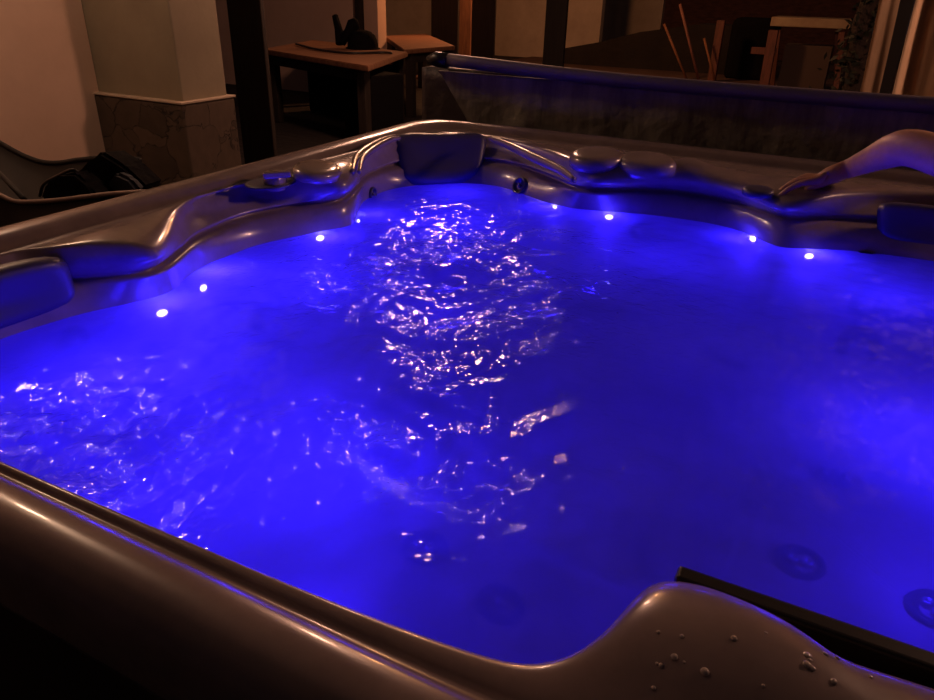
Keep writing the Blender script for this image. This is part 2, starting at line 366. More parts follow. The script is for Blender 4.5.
# ---- corner ridges beside the corner headrest (moulded arches)
for off, r in ((0, .012), (.035, .010)):
    c = open_curve([at_z(352+off*200, 172, .915), at_z(356+off*200, 158, .918), at_z(368+off*200, 148, .922), at_z(384+off*160, 140, .924), at_z(396+off*100, 136+off*60, .922)], 8)
    tube_obj('moulded_ridge', c, [r*(.5+.5*math.sin(PI*(i+1)/(len(c)+1))) for i in range(len(c))], 'acrylic', tub)
c = open_curve([at_z(490, 138, .922), at_z(510, 146, .922), at_z(535, 158, .918), at_z(560, 170, .915), at_z(574, 180, .91)], 8)
tube_obj('moulded_ridge', c, [.014*(.5+.5*math.sin(PI*(i+1)/(len(c)+1))) for i in range(len(c))], 'acrylic', tub)
# ---- filter housing at the near side
weir = box_obj('filter_weir', (-.050, .530, .62), (.38, .550, .896), 'black', tub, .004)
p, n = shell_hit(888, 668); bm = bmesh.new(); add_lathe(bm, [(.0005, -.004), (.009, -.004), (.009, .001), (.007, .002), (.0005, -.001)], frame(p, n), 24)
link_bm('air_control', bm, 'jet', tub)
# water drops standing on the housing
bm = bmesh.new()
for k in range(22):
    u = random.uniform(640, 930); v = random.uniform(628, 698)
    q, n = shell_hit(u, v); r = random.uniform(.0012, .0035)
    if n.z > .6: add_lathe(bm, [(r, 0), (r*.9, r*.3), (r*.6, r*.5), (.0001, r*.6)], frame(q, n), 10)
drops = link_bm('water_drops', bm, mat('droplets', (.5, .42, .38), .05, spec=.8), tub); drops['kind'] = 'stuff'

# ---------------------------------------------------------------- water
NR = 250
wave = []
cS = at_z(452, 275, WZ); cL = at_z(75, 445, WZ); cT = at_z(455, 450, WZ)
ts = np.concatenate([[.002], np.linspace(.006, 1, NR)])
Rw = D + .006
tt = ts[:, None]; X = CX + tt*Rw[None]*np.cos(TH); Y = CY + tt*Rw[None]*np.sin(TH)
def env(cx, cy, s): return np.exp(-((X-cx)**2+(Y-cy)**2)/s**2)
Z = np.zeros_like(X)
eT = env(cT.x, cT.y, .22); e1 = env(cS.x, cS.y, .40); e2 = env(cL.x, cL.y, .22); e3 = env(.15, 1.85, .3)
for i in range(90):
    lam = 10**rng.uniform(math.log10(.035), math.log10(.22)); a = rng.uniform(0, 2*PI); ph = rng.uniform(0, 2*PI); k = 2*PI/lam
    slope = .020
    A = slope/k*(.28 + 1.0*e1 + 1.1*e2 + 1.0*eT + .1*e3)
    Z += A*np.sin(k*(X*math.cos(a)+Y*math.sin(a)) + ph)
for (c, s, sl, lam) in ((cS, .30, .04, .085), (at_z(470, 300, WZ), .3, .03, .05), (cL, .25, .05, .07), (at_z(860, 345, WZ), .15, .05, .06), (at_z(862, 268, WZ), .12, .05, .05)):
    r = np.hypot(X-c.x, Y-c.y); k = 2*PI/lam
    Z += sl/k*np.exp(-(r/s)**2)*np.sin(k*r)
# quieter at the far wall
Z *= np.clip((1-tt)/.08, 0, 1)**.5
Wv = [np.stack([X[r], Y[r], WZ+Z[r]], 1) for r in range(len(ts))]
vs, fs = grid_mesh(Wv); fs = [f[::-1] for f in fs]   # upward normals
def water_mat():
    m = bpy.data.materials.new('tub_water'); m.use_nodes = True; nt = m.node_tree; N = nt.nodes; L = nt.links
    N.remove(N['Principled BSDF']); out = N['Material Output']
    tc = N.new('ShaderNodeTexCoord'); geo = N.new('ShaderNodeNewGeometry')
    def mask(c, s):
        v = N.new('ShaderNodeVectorMath'); v.operation = 'DISTANCE'; v.inputs[1].default_value = (c.x, c.y, c.z)
        L.new(geo.outputs['Position'], v.inputs[0])
        r = N.new('ShaderNodeMapRange'); r.interpolation_type = 'SMOOTHSTEP'; r.inputs[1].default_value = 0; r.inputs[2].default_value = s; r.inputs[3].default_value = 1; r.inputs[4].default_value = 0
        L.new(v.outputs['Value'], r.inputs[0]); return r.outputs[0]
    def mth(op, a, b):
        n = N.new('ShaderNodeMath'); n.operation = op
        for i, q in enumerate((a, b)):
            if isinstance(q, (int, float)): n.inputs[i].default_value = q
            else: L.new(q, n.inputs[i])
        return n.outputs[0]
    mk = mth('MAXIMUM', mth('MAXIMUM', mask(cS, .78), mask(cL, .42)), mask(cT, .45))
    big = N.new('ShaderNodeTexNoise'); big.inputs['Scale'].default_value = 7; big.inputs['Detail'].default_value = 3
    L.new(geo.outputs['Position'], big.inputs['Vector'])
    patch = N.new('ShaderNodeMapRange'); patch.inputs[1].default_value = .42; patch.inputs[2].default_value = .62; patch.inputs[3].default_value = .25; patch.inputs[4].default_value = 1
    L.new(big.outputs['Fac'], patch.inputs[0])
    st = mth('ADD', mth('MULTIPLY', mth('MULTIPLY', mk, patch.outputs[0]), .95), .08)
    nz = N.new('ShaderNodeTexNoise'); nz.inputs['Scale'].default_value = 52; nz.inputs['Detail'].default_value = 1.2; nz.inputs['Roughness'].default_value = .55; nz.inputs['Distortion'].default_value = .6
    L.new(geo.outputs['Position'], nz.inputs['Vector'])
    bp = N.new('ShaderNodeBump'); bp.inputs['Distance'].default_value = .011
    L.new(nz.outputs['Fac'], bp.inputs['Height']); L.new(st, bp.inputs['Strength'])
    tr = N.new('ShaderNodeBsdfTransparent'); tr.inputs[0].default_value = (.82, .84, .97, 1)
    tl = N.new('ShaderNodeBsdfTranslucent'); tl.inputs[0].default_value = (.9, .9, .95, 1)
    df = N.new('ShaderNodeBsdfDiffuse'); df.inputs[0].default_value = (.25, .25, .3, 1)
    m0 = N.new('ShaderNodeMixShader'); m0.inputs[0].default_value = .12
    L.new(tl.outputs[0], m0.inputs[1]); L.new(df.outputs[0], m0.inputs[2])
    m1 = N.new('ShaderNodeMixShader')
    # cloud of fine bubbles: patchy
    cb = N.new('ShaderNodeTexNoise'); cb.inputs['Scale'].default_value = 3.2; cb.inputs['Detail'].default_value = 6
    L.new(geo.outputs['Position'], cb.inputs['Vector'])
    cr = N.new('ShaderNodeMapRange'); cr.inputs[1].default_value = .3; cr.inputs[2].default_value = .75; cr.inputs[3].default_value = .44; cr.inputs[4].default_value = .62
    L.new(cb.outputs['Fac'], cr.inputs[0]); L.new(cr.outputs[0], m1.inputs[0])
    L.new(tr.outputs[0], m1.inputs[1]); L.new(m0.outputs[0], m1.inputs[2])
    gl = N.new('ShaderNodeBsdfGlossy'); gl.inputs['Roughness'].default_value = .04; L.new(bp.outputs[0], gl.inputs['Normal'])
    fr = N.new('ShaderNodeFresnel'); fr.inputs['IOR'].default_value = 1.33; L.new(bp.outputs[0], fr.inputs['Normal'])
    m2 = N.new('ShaderNodeMixShader'); L.new(fr.outputs[0], m2.inputs[0]); L.new(m1.outputs[0], m2.inputs[1]); L.new(gl.outputs[0], m2.inputs[2])
    L.new(m2.outputs[0], out.inputs[0]); return m
water = raw_obj('tub_water', vs, fs, water_mat())
tag(water, 'rippling blue lit water filling the hot tub', 'water', kind='stuff')

# ---------------------------------------------------------------- cover on its lifter behind the tub
cov = empty('tub_cover', (-.35, 2.72, 0))
tag(cov, 'dark folded tub cover standing on edge behind the far rim', 'tub cover')
zt = 1.105
def cloth_panel(name, x0, x1, y, z0f, z1f, th, m, amp, parent, nx=120, nz=24, seed=1, lean=0):
    r = np.random.default_rng(seed); ph = r.uniform(0, 6.28, 8); fx = r.uniform(4, 26, 8); fz = r.uniform(-3, 3, 8)
    vs = []; fs = []
    for side in (0, 1):
        for j in range(nz+1):
            for i in range(nx+1):
                s = i/nx; x = x0 + (x1-x0)*s; za = z0f(s); zb = z1f(s); z = za + (zb-za)*j/nz
                w = sum(math.sin(fx[q]*x + fz[q]*z*3 + ph[q]) for q in range(8))/8
                yy = y + (w*amp if not side else th) + lean*(z-.9) 
                vs.append((x, yy, z))
    A = (nx+1)*(nz+1)
    for side in (0, 1):
        for j in range(nz):
            for i in range(nx):
                a = side*A + j*(nx+1)+i; q = (a, a+1, a+nx+2, a+nx+1); fs.append(q if not side else q[::-1])
    for j in range(nz):
        for i in (0, nx):
            a = j*(nx+1)+i; fs.append((a, a+nx+1, a+nx+1+A, a+A))
    for i in range(nx):
        for j in (0, nz):
            a = j*(nx+1)+i; fs.append((a, a+1, a+1+A, a+A))
    return raw_obj(name, vs, fs, m, parent)
cloth_panel('cover_panel', -1.58, .84, 2.66, lambda s: .02, lambda s: zt-.02, .20, 'vinyl', .012, cov, seed=3)
# paler liner sheet hanging askew over the panel
pts = [at_y(432, 64, 2.63), at_y(500, 116, 2.63)]
def lower(s):
    x = -1.50 + 2.34*s
    t = min(1, max(0, (x+1.49)/.30)); return zt-.03 - t*.40
cloth_panel('hanging_liner', -1.49, .84, 2.632, lower, lambda s: zt-.025, .02, 'drape', .011, cov, seed=9)
tube_obj('padded_edge', open_curve([at_y(447, 57, 2.62)+Vector((0, 0, -.010)), (-.8, 2.62, zt-.006), (-.2, 2.62, zt-.012), (.3, 2.62, zt-.010), (.84, 2.62, zt-.01)], 6), .024, 'bar', cov)
tube_obj('end_cap', [at_y(428, 58, 2.62)+Vector((0, 0, -.008)), at_y(436, 57, 2.62)+Vector((0, 0, -.008)), at_y(448, 58, 2.62)+Vector((0, 0, -.010))], [.016, .028, .029], 'black', cov)

# ---------------------------------------------------------------- ground and house
bm = bmesh.new(); add_box(bm, (-30, -6, -.1), (20, 40, 0)); gnd = struct(link_bm('floor', bm, 'soil', smooth=False), 'dark bare ground around the tub')
bm = bmesh.new(); add_box(bm, (-6.8, 11, .0), (2.6, 19.2, .03)); pav = struct(link_bm('floor_paving', bm, 'paving', smooth=False), 'brown paved yard beyond the tub cover')
# left wall and pier
w = box_obj('wall_left', (-4.32, -2.5, 0), (-4.12, 3.088, 4.2), 'plaster_pink', bev=.004); struct(w, 'smooth cream wall at far left')
pier = box_obj('pillar_left', (-4.30, 3.09, 0), (-3.42, 3.44, 4.2), 'plaster2', bev=.01); struct(pier, 'plastered pillar with stone base')
st = box_obj('pillar_stone', (-4.31, 3.05, 0), (-3.39, 3.47, .745), 'stone', pier, bev=.015)
lg = box_obj('pillar_ledge', (-4.31, 3.045, .745), (-3.385, 3.475, .757), 'plaster', pier, bev=.003)
# far wall behind the tables (yellowish plaster) following two stretches
def wall_px(name, u0, u1, y, zb, zt_, m, th=.2, label=None):
    a = at_y(u0, 30, y); b = at_y(u1, 30, y)
    o = box_obj(name, (a.x, y, zb), (b.x, y+th, zt_), m, bev=.004); return struct(o, label)
wall_px('wall_back', 225, 600, 16.4, 0, 4.2, 'plaster', label='dim cream back wall behind the tables')
o = wall_px('wall_near', 170, 378, 8.6, 0, 4.2, 'plaster_pink', label='dim plaster wall behind the left table')
o = wall_px('wall_gable', 567, 660, 20, 0, 4.5, 'plaster', label='dim wall behind the yard')
def post(u0, u1, y, m, label, depth=None, h=4.0, name='timber_post', group=None):
    a = at_y(u0, 20, y); b = at_y(u1, 20, y); d = depth or abs(b.x-a.x)
    o = box_obj(name, (a.x, y, 0), (b.x, y+d, h), m, bev=.01); return tag(o, label, 'post')
post(228, 262, 4.4, 'timber', 'broad dark sheet standing in for the shaded recess beside the stone based pillar', .04)  # thin dark sheet put where the recess behind the pillar lies in shade
post(355, 360, 8.45, 'timber', 'thin dark post rising behind the dome on the table', .1)
post(371, 378, 10.7, 'timber', 'dark post against the orange lit strip', .04)
post(431, 458, 10.6, 'timber', 'wide dark post behind the end of the back table', .04)
post(459, 471, 11.1, 'timber2', 'orange lit post between two dark posts', .15)
post(471.5, 495, 10.4, 'timber', 'dark post left of the bare cream wall', .04)
post(545, 566, 9.0, 'timber', 'lone dark post in front of the bare cream wall', .06)
# stone plinth along back wall
# dark mass (wood stack) across the right of the yard
rw = box_obj('wall_brick', (at_y(640, 10, 20.2).x, 20.2, 0), (at_y(866, 10, 20.2).x, 20.5, 4.2), mat('dark_red_brick', (.10, .035, .025), .9, noise=(5, (.04, .015, .012), 5, (1, 1, 4))), bev=.01); struct(rw, 'dark reddish wall closing the yard')
# logs piled along the foot of the wall
bm = bmesh.new(); q = [at_y(u, v, 15.2) for u, v in ((560, 49), (600, 42), (640, 32), (700, 24), (735, 26))]
fr_ = [bm.verts.new(p) for p in q] + [bm.verts.new((q[-1].x, 15.2, 0)), bm.verts.new((q[0].x, 15.2, 0))]
bk_ = [bm.verts.new((v.co.x, 15.9, v.co.z)) for v in fr_]; bm.faces.new(fr_); bm.faces.new(bk_[::-1])
for k in range(7): bm.faces.new((fr_[k], fr_[(k+1) % 7], bk_[(k+1) % 7], bk_[k]))
rk = struct(link_bm('wall_low', bm, 'soil', smooth=False), 'low dark sloping bank in front of the yard wall')

# ---------------------------------------------------------------- tables at left
def table(name, label, FL, FR, depth_vec, z, th, m, legm, group):
    FL, FR = Vector(FL), Vector(FR); dv = Vector(depth_vec); c = (FL+FR+dv)/2
    t = empty(name, (c.x, c.y, 0)); tag(t, label, 'table', group)
    bm = bmesh.new(); q = [FL, FR, FR+dv, FL+dv]
    lo = [bm.verts.new(Vector((p.x, p.y, z-th))) for p in q]; hi = [bm.verts.new(Vector((p.x, p.y, z))) for p in q]
    bm.faces.new(lo[::-1]); bm.faces.new(hi)
    for i in range(4): bm.faces.new((lo[i], lo[(i+1) % 4], hi[(i+1) % 4], hi[i]))
    bmesh.ops.bevel(bm, geom=bm.edges[:], offset=.008, segments=2, affect='EDGES')
    link_bm('tabletop', bm, m, t, smooth=False)
    ex = (FR-FL).normalized(); ey = dv.normalized()
    for p, sx, sy in ((FL, 1, 1), (FR, -1, 1), (FR+dv, -1, -1), (FL+dv, 1, -1)):
        k = p + ex*sx*.14 + ey*sy*.12
        box_obj('leg', (k.x-.045, k.y-.045, 0), (k.x+.045, k.y+.045, z-th), legm, t, .006)
    ap0 = FL+ex*.12+ey*.1; ap1 = FR-ex*.12+ey*.1
    ang = math.atan2(ex.y, ex.x); ln = (ap1-ap0).length
    box_obj('apron', (0, -.015, z-th-.10), (ln, .015, z-th), legm, t, .003, Matrix.Translation((ap0.x, ap0.y, 0)) @ Matrix.Rotation(ang, 4, 'Z'))
    return t
FL = at_z(262, 49, .75); FR = at_z(368, 66, .75); BR = at_z(408, 52, .75)
table('wooden_table', 'long wooden table with pale orange top holding the dark dome', (FL.x, FL.y, 0), (FR.x, FR.y, 0), (BR.x-FR.x, BR.y-FR.y, 0), .75, .05, 'tabletop', 'timber', None)
FL2 = at_z(404, 50, .75); FR2 = at_z(455, 46, .75); BL2 = at_z(384, 36, .75)
table('wooden_table', 'second wooden table standing further back, behind the long one', (FL2.x, FL2.y, 0), (FR2.x, FR2.y, 0), (BL2.x-FL2.x, BL2.y-FL2.y, 0), .752, .05, 'tabletop', 'timber', None)
# black drape/box under the table
p = at_z(412, 60, .70); dr = box_obj('storage_box', (-.22, -.2, 0), (.22, .2, .64), 'cloth_black', None, .02, Matrix.Translation((p.x+.05, p.y-.8, 0)) @ Matrix.Rotation(-.3, 4, 'Z')); tag(dr, 'tall black box standing below the right end of the long table', 'box')
a_ = at_z(306, 62, .55); b_ = at_z(368, 74, .55); q_ = b_-a_
d2_ = box_obj('storage_box', (0, 0, 0), (q_.length, .35, .62), 'cloth_black', None, .02, Matrix.Translation((a_.x, a_.y, 0)) @ Matrix.Rotation(math.atan2(q_.y, q_.x), 4, 'Z')); tag(d2_, 'long low black block standing in for the dark under the long table', 'box')  # black block added so the space under the table stays dark
# dome on table
c = at_z(363, 48.5, .752); bm = bmesh.new(); add_lathe(bm, [(.21, 0), (.215, .02), (.20, .09), (.17, .145), (.12, .18), (.06, .195), (.001, .2)], Matrix.Translation(c) @ Matrix.Diagonal((.8, .8, .95, 1)), 32)
dm = link_bm('upturned_bowl', bm, 'cloth_black'); tag(dm, 'black rounded dome like an upturned bowl on the long table', 'bowl')
bm = bmesh.new(); add_lathe(bm, [(.175, 0), (.19, .0), (.19, .008), (.175, .012)], Matrix.Translation(c), 32); 
br = link_bm('brim', bm, 'cloth_black', dm)
b0 = at_y(341, 46, c.y-.1); b0.z = .80
tl_ = at_y(335, 16, c.y); tr_ = at_y(354, 24, c.y)
fk = empty('forked_stand', (b0.x, b0.y, .755)); tag(fk, 'dark forked object standing upright on the long table beside the dome', 'ornament')
bm = bmesh.new(); add_tube(bm, [b0, b0.lerp(tl_, .5)+Vector((.01, 0, 0)), tl_], [.06, .045, .035], 12); link_bm('tall_prong', bm, 'cloth_black', fk)
bm = bmesh.new(); add_tube(bm, [b0, b0.lerp(tr_, .6), tr_, tr_+Vector((.02, 0, .05))], [.05, .05, .075, .03], 12); link_bm('short_prong', bm, 'cloth_black', fk)
# cable over the table
cc = open_curve([at_z(296, 44, .766), at_z(320, 50, .766), at_z(350, 53, .766), at_z(380, 52.5, .766), at_z(392, 53, .766)], 8)
tag(tube_obj('cable', cc, .012, 'black'), 'thin dark cable lying across the long table', 'cable')

# ---------------------------------------------------------------- yard objects at right
wb = empty('workbench', (-.93, 13.3, 0)); tag(wb, 'workbench with pale board top and splayed red legs', 'workbench')
a = at_y(770, 26, 13); b = at_y(850, 27, 13); zt2 = a.z
box_obj('bench_top', (a.x, 13.0, zt2), (b.x, 13.9, zt2+.13), 'palewood', wb, .01)
def px_leg(u0, v0, u1, v1, y, r, m, par):
    p0 = at_y(u0, v0, y); p1 = at_y(u1, v1, y); d = p1-p0; p1 = p0 + d*((p0.z-.02)/-d.z if d.z < 0 else 1)
    bm = bmesh.new(); L_ = (p1-p0).length; mt = frame((p0+p1)/2, (p1-p0).normalized(), Vector((0, 1, 0)))
    add_box(bm, (-r, -r, -L_/2), (r, r, L_/2), .006, mt); return link_bm('leg', bm, m, par, smooth=False)
px_leg(774, 30, 764, 86, 13.05, .07, 'redwood', wb); px_leg(842, 32, 836, 90, 13.05, .04, 'redwood', wb)
px_leg(778, 30, 772, 80, 13.8, .05, 'redwood', wb); px_leg(838, 32, 836, 84, 13.8, .04, 'redwood', wb)
a = at_y(752, 50, 13.1); b = at_y(770, 50, 13.1); box_obj('stretcher', (a.x, 13.0, a.z-.05), (b.x+.1, 13.08, a.z+.05), 'redwood', wb, .005)
a = at_y(786, 44, 13.4); b = at_y(828, 70, 13.4)
cr = box_obj('carton', (a.x, 13.3, .0), (b.x, 13.8, a.z), mat('brown_card', (.08, .05, .038), .9), None, .01); tag(cr, 'brown box standing under the workbench', 'box')
a = at_y(733, 14, 14.5); b = at_y(771, 62, 14.5)
dk = box_obj('tarp_heap', (a.x, 14.5, .0), (b.x, 15.2, a.z-.05), 'cloth_black', None, .12); tag(dk, 'black covered heap left of the workbench', 'covered heap')
for (u0, v0, u1, v1, y, r, m, lb) in ((680, 4, 696, 69, 12.2, .022, 'redwood', 'tall thin pole leaning above the tub cover'), (664, 24, 677, 56, 13.6, .02, 'timber2', 'short thin stick leaning left of the tall pole'), (704, 38, 706, 46, 13.6, .02, 'timber2', 'small thin peg right of the tall pole')):
    p0 = at_y(u0, v0, y); p1 = at_y(u1, v1, y); d = p1-p0; p1 = p0 + d*((p0.z-.03)/-d.z)
    tag(tube_obj('pole', [p0, p1], r, m, None, 8), lb, 'pole')
post(717, 725, 13.8, 'redwood', 'short reddish timber post left of the covered heap', h=1.0)
# tree against the doorway
tr = empty('leafy_tree', (at_y(857, 60, 9).x, 9, 0)); tag(tr, 'dark leafy tree in front of the pale pillar at right', 'tree')
tx = tr.location.x
tube_obj('trunk', open_curve([(tx, 9, 0), (tx+.04, 9, .6), (tx-.03, 9, 1.1), (tx+.03, 9, 1.7), (tx, 9.05, 2.6)], 5), [.13-.003*i for i in range(21)], 'bark', tr)
bm = bmesh.new()
for i in range(1500):
    z = random.uniform(.15, 2.6); rr = random.gauss(0, .13+.04*math.sin(z*9)); th_ = random.uniform(0, 2*PI)
    c = Vector((tx+rr*math.cos(th_), 9+rr*math.sin(th_), z)); s = random.uniform(.03, .06)
    d = Vector((random.gauss(0, 1), random.gauss(0, 1), random.gauss(0, 1))).normalized(); e = d.orthogonal().normalized()
    q = [c-d*s, c+e*s*.45, c+d*s, c-e*s*.45]; bm.faces.new([bm.verts.new(p) for p in q])
fo = link_bm('foliage', bm, 'leaf', tr, smooth=False); fo['kind'] = 'stuff'
# pale lumpy pillar, doorway, canvas curtain
def drape(name, u0, u1, y, m, z0, z1, folds, amp, label, cat, seed=0, th=.03, kind=None):
    a = at_y(u0, 50, y).x; b = at_y(u1, 50, y).x if u1 < 950 else u1-1000+a
    r = np.random.default_rng(seed); vs = []; fs = []; nx, nz = 90, 30
    ph = r.uniform(0, 6.28, 4)
    for side in (0, 1):
        for j in range(nz+1):
            for i in range(nx+1):
                s = i/nx; z = z0+(z1-z0)*j/nz; k = (1-.25*j/nz)
                w = math.sin(s*folds*6.283+ph[0]+.6*math.sin(z*1.3+ph[1])) + .5*math.sin(s*folds*2.3*6.283+ph[2]+z*.8)
                vs.append((a+(b-a)*s + .02*math.sin(z*2.1+ph[3]), y + w*amp*k + side*th, z))
    A = (nx+1)*(nz+1)
    for side in (0, 1):
        for j in range(nz):
            for i in range(nx):
                q0 = side*A+j*(nx+1)+i; q = (q0, q0+1, q0+nx+2, q0+nx+1); fs.append(q if not side else q[::-1])
    for j in range(nz):
        for i in (0, nx):
            q0 = j*(nx+1)+i; fs.append((q0, q0+nx+1, q0+nx+1+A, q0+A))
    return raw_obj(name, vs, fs, m)
d1 = drape('canvas_curtain', 868, 888, 6.2, 'curtain', .05, 3.2, .7, .02, '', '', 2)
tag(d1, 'narrow gathered cream curtain beside the dark tree', 'curtain')
d2 = drape('canvas_curtain', 906, 1000+1.5, 5.0, 'curtain', .05, 3.2, 6, .05, '', '', 5)
tag(d2, 'wide bright cream curtain at the right edge of the picture', 'curtain')
dw = wall_px('door_dark', 886, 907, 6.6, 0, 3.0, 'black', .08, 'black panel standing in for the dark doorway between the two cream curtains')  # black slab painting the darkness of the open doorway

# ---------------------------------------------------------------- lounge chair and bag at far left
lc = empty('lounge_chair', (-2.7, 1.8, 0)); tag(lc, 'dark moulded lounge chair with a pale curved edge at far left', 'lounge chair')
far = [at_y(u, v, 2.10) for u, v in ((-45, 112), (-22, 130), (0, 143), (22, 155), (42, 162), (60, 163), (80, 160), (110, 158), (140, 160))]
near = [at_y(u, v, 1.45) for u, v in ((-45, 168), (-22, 184), (0, 195), (14, 201), (30, 202), (60, 200), (85, 197), (112, 194), (145, 192))]
far = open_curve(far, 6); near = open_curve(near, 6)
vs = []; fs = []; nn = 14; L_ = len(far)
for i in range(L_):
    for j in range(nn+1):
        t = j/nn; p = near[i].lerp(far[i], t); p.z -= .17*math.sin(PI*t)**.7; vs.append(p[:])
for i in range(L_):
    vs.append((near[i].x, near[i].y-.03, .12)); vs.append((far[i].x, far[i].y+.03, .12))
for i in range(L_-1):
    for j in range(nn):
        a = i*(nn+1)+j; fs.append((a, a+1, a+nn+2, a+nn+1))
    o_ = L_*(nn+1)+2*i
    fs.append((i*(nn+1), (i+1)*(nn+1), o_+2, o_)); fs.append((i*(nn+1)+nn, (i+1)*(nn+1)+nn, o_+3, o_+1))
raw_obj('seat_shell', vs, fs, 'lounge', lc)
tube_obj('edge_rail', near, .008, 'loungerim', lc, 8); tube_obj('edge_rail', far, .012, 'lounge', lc, 8)
for i, c in ((4, near), (30, near), (4, far), (30, far)):
    tube_obj('leg', [(c[i].x, c[i].y, .15), (c[i].x, c[i].y, 0)], .025, 'darkmetal', lc, 8)
tube_obj('cross_strap', [at_y(-14, 160, 1.75), at_y(4, 178, 1.65), at_y(24, 199, 1.52)], .010, 'lounge', lc, 8)
# bag
bg = empty('shoulder_bag', (-2.35, 1.66, .5)); tag(bg, 'black peaked bag lying on the lounge chair', 'bag')
def lump(name, pxs, y0, y1, m, par):
    f_ = [at_y(u, v, y0) for u, v in pxs]; c = sum(f_, Vector())/len(f_)
    bm = bmesh.new(); a = [bm.verts.new(p) for p in f_]; cc = []
    for p in f_: cc.append(bm.verts.new(c.lerp(p, .92)+Vector((0, y1-y0, 0))))
    bm.faces.new(a); bm.faces.new(cc[::-1]); n = len(a)
    for i in range(n): bm.faces.new((a[i], a[(i+1) % n], cc[(i+1) % n], cc[i]))
    bmesh.ops.bevel(bm, geom=bm.edges[:], offset=.012, segments=2, affect='EDGES')
    return link_bm(name, bm, m, par, smooth=False)
lump('bag_body', [(60, 200), (72, 175), (88, 162), (99, 151), (122, 165), (146, 188), (130, 200), (95, 204)], 1.62, 1.72, 'cloth_black', bg)
lump('bag_pocket', [(104, 186), (114, 172), (128, 178), (140, 192), (118, 196)], 1.59, 1.63, 'bagblue', bg)
hd = open_curve([at_y(40, 196, 1.56), at_y(44, 184, 1.56), at_y(58, 176, 1.56), at_y(72, 170, 1.56), at_y(80, 174, 1.58)], 6)
tube_obj('bag_handle', hd, .006, 'darkmetal', bg, 8)
sh = lump('dark_garment', [(38, 200), (43, 184), (58, 176), (74, 172), (86, 186), (100, 200)], 1.50, 1.57, 'cloth_black', None); tag(sh, 'dark crumpled garment in front of the black bag', 'garment')

# ---------------------------------------------------------------- person resting an arm on the rim
def skin_body(name, nodes, edges, m, root=0, sub=2):
    me = bpy.data.meshes.new(name); me.from_pydata([n[:3] for n in nodes], edges, []); me.update()
    o = bpy.data.objects.new(name, me); COL.objects.link(o); me.materials.append(M[m])
    md = o.modifiers.new('skin', 'SKIN'); md.use_smooth_shade = True; md.branch_smoothing = .4
    for i, n in enumerate(nodes):
        sv = me.skin_vertices[0].data[i]; r = n[3]; r = r if isinstance(r, tuple) else (r, r); sv.radius = r; sv.use_root = (i == root)
    s = o.modifiers.new('sub', 'SUBSURF'); s.levels = s.render_levels = sub
    return o
N_ = []; Eg = []
def nd(p, r, prev=None):
    N_.append((p[0], p[1], p[2], r)); i = len(N_)-1
    if prev is not None: Eg.append((prev, i))
    return i
ox, oy = .46, 1.76
fx_, fy_ = -.8, -.6; rx_, ry_ = -.6, .8          # facing and right-hand directions of the torso
def LB(r, f, z): return (ox+rx_*r+fx_*f, oy+ry_*r+fy_*f, z)
pel = nd(LB(0, .02, .60), (.14, .11)); bel = nd(LB(0, 0, .74), (.125, .10), pel); che = nd(LB(0, -.02, .92), (.14, .11), bel); nk0 = nd(LB(0, -.02, 1.05), .075, che); nk1 = nd(LB(0, -.015, 1.12), .055, nk0)
hd0 = nd(LB(0, 0, 1.19), (.068, .075), nk1); hd1 = nd(LB(0, .005, 1.27), (.075, .090), hd0); hd2 = nd(LB(0, 0, 1.33), (.055, .07), hd1)
shl = nd(LB(.165, -.01, 1.02), .055, che)
elbow = at_y(914, 147, 2.04)
u1 = nd(Vector(LB(.165, -.01, 1.02)).lerp(elbow, .5), .049, shl)
e0 = nd(elbow, .047, u1)
f1 = nd(at_y(898, 148, 2.07), (.046, .048), e0); f2 = nd(at_y(872, 159, 2.17), (.034, .036), f1); wr = nd(at_y(848, 169, 2.23), (.021, .028), f2)
pm = nd(at_y(832, 174, 2.19), (.017, .034), wr); 
kn = []
pc = at_y(832, 174, 2.19)
K = at_y(816, 178, 2.155)
for j, (dy, ln, sp) in enumerate(((-.045, .072, -.010), (-.016, .080, -.002), (.012, .074, .006), (.036, .060, .014))):
    k0 = nd((K.x+.004*abs(j-1.3), K.y+dy*.8, K.z-.004*j*.5), (.0105, .0115), pm)
    k1 = nd((K.x-ln*.45, K.y+dy+sp-.015, K.z-.004), .0090, k0)
    k2 = nd((K.x-ln*.80, K.y+dy+sp*1.3-.034, K.z-.020), .0082, k1)
    k3 = nd((K.x-ln*1.08, K.y+dy+sp*1.5-.048, K.z-.042), .0068, k2)
t0 = nd((pc.x-.004, pc.y-.035, pc.z-.012), .013, pm); t1 = nd((pc.x-.030, pc.y-.066, pc.z-.022), .0105, t0); t2 = nd((pc.x-.056, pc.y-.078, pc.z-.034), .0085, t1)
sr = nd(LB(-.165, 0, 1.02), .055, che); a1 = nd(LB(-.22, .06, .87), .045, sr); a2 = nd(LB(-.235, .16, .76), .036, a1); a3 = nd(LB(-.19, .28, .71), .026, a2); a4 = nd(LB(-.175, .33, .70), (.03, .018), a3)
for dx in (-.025, -.008, .009, .026):
    q = nd(LB(-.172+dx, .38, .698), .009, a4); nd(LB(-.170+dx*1.2, .415, .69), .007, q)
q = nd(LB(-.13, .345, .695), .010, a4); nd(LB(-.11, .37, .69), .008, q)
for s in (-1, 1):
    h = nd((ox-.01+s*.075, oy-.10, .60), .080, pel); kn_ = nd((ox+s*.085, oy-.47, .62), .060, h); an = nd((ox+s*.08, oy-.85, .56), .037, kn_); hl = nd((ox+s*.08, oy-.89, .56), .035, an); nd((ox+s*.085, oy-.93, .65), (.035, .018), hl)
pb = skin_body('person', N_, Eg, 'skin')
tag(pb, 'bare arm and hand of a person in the tub, resting on the far rim', 'person')
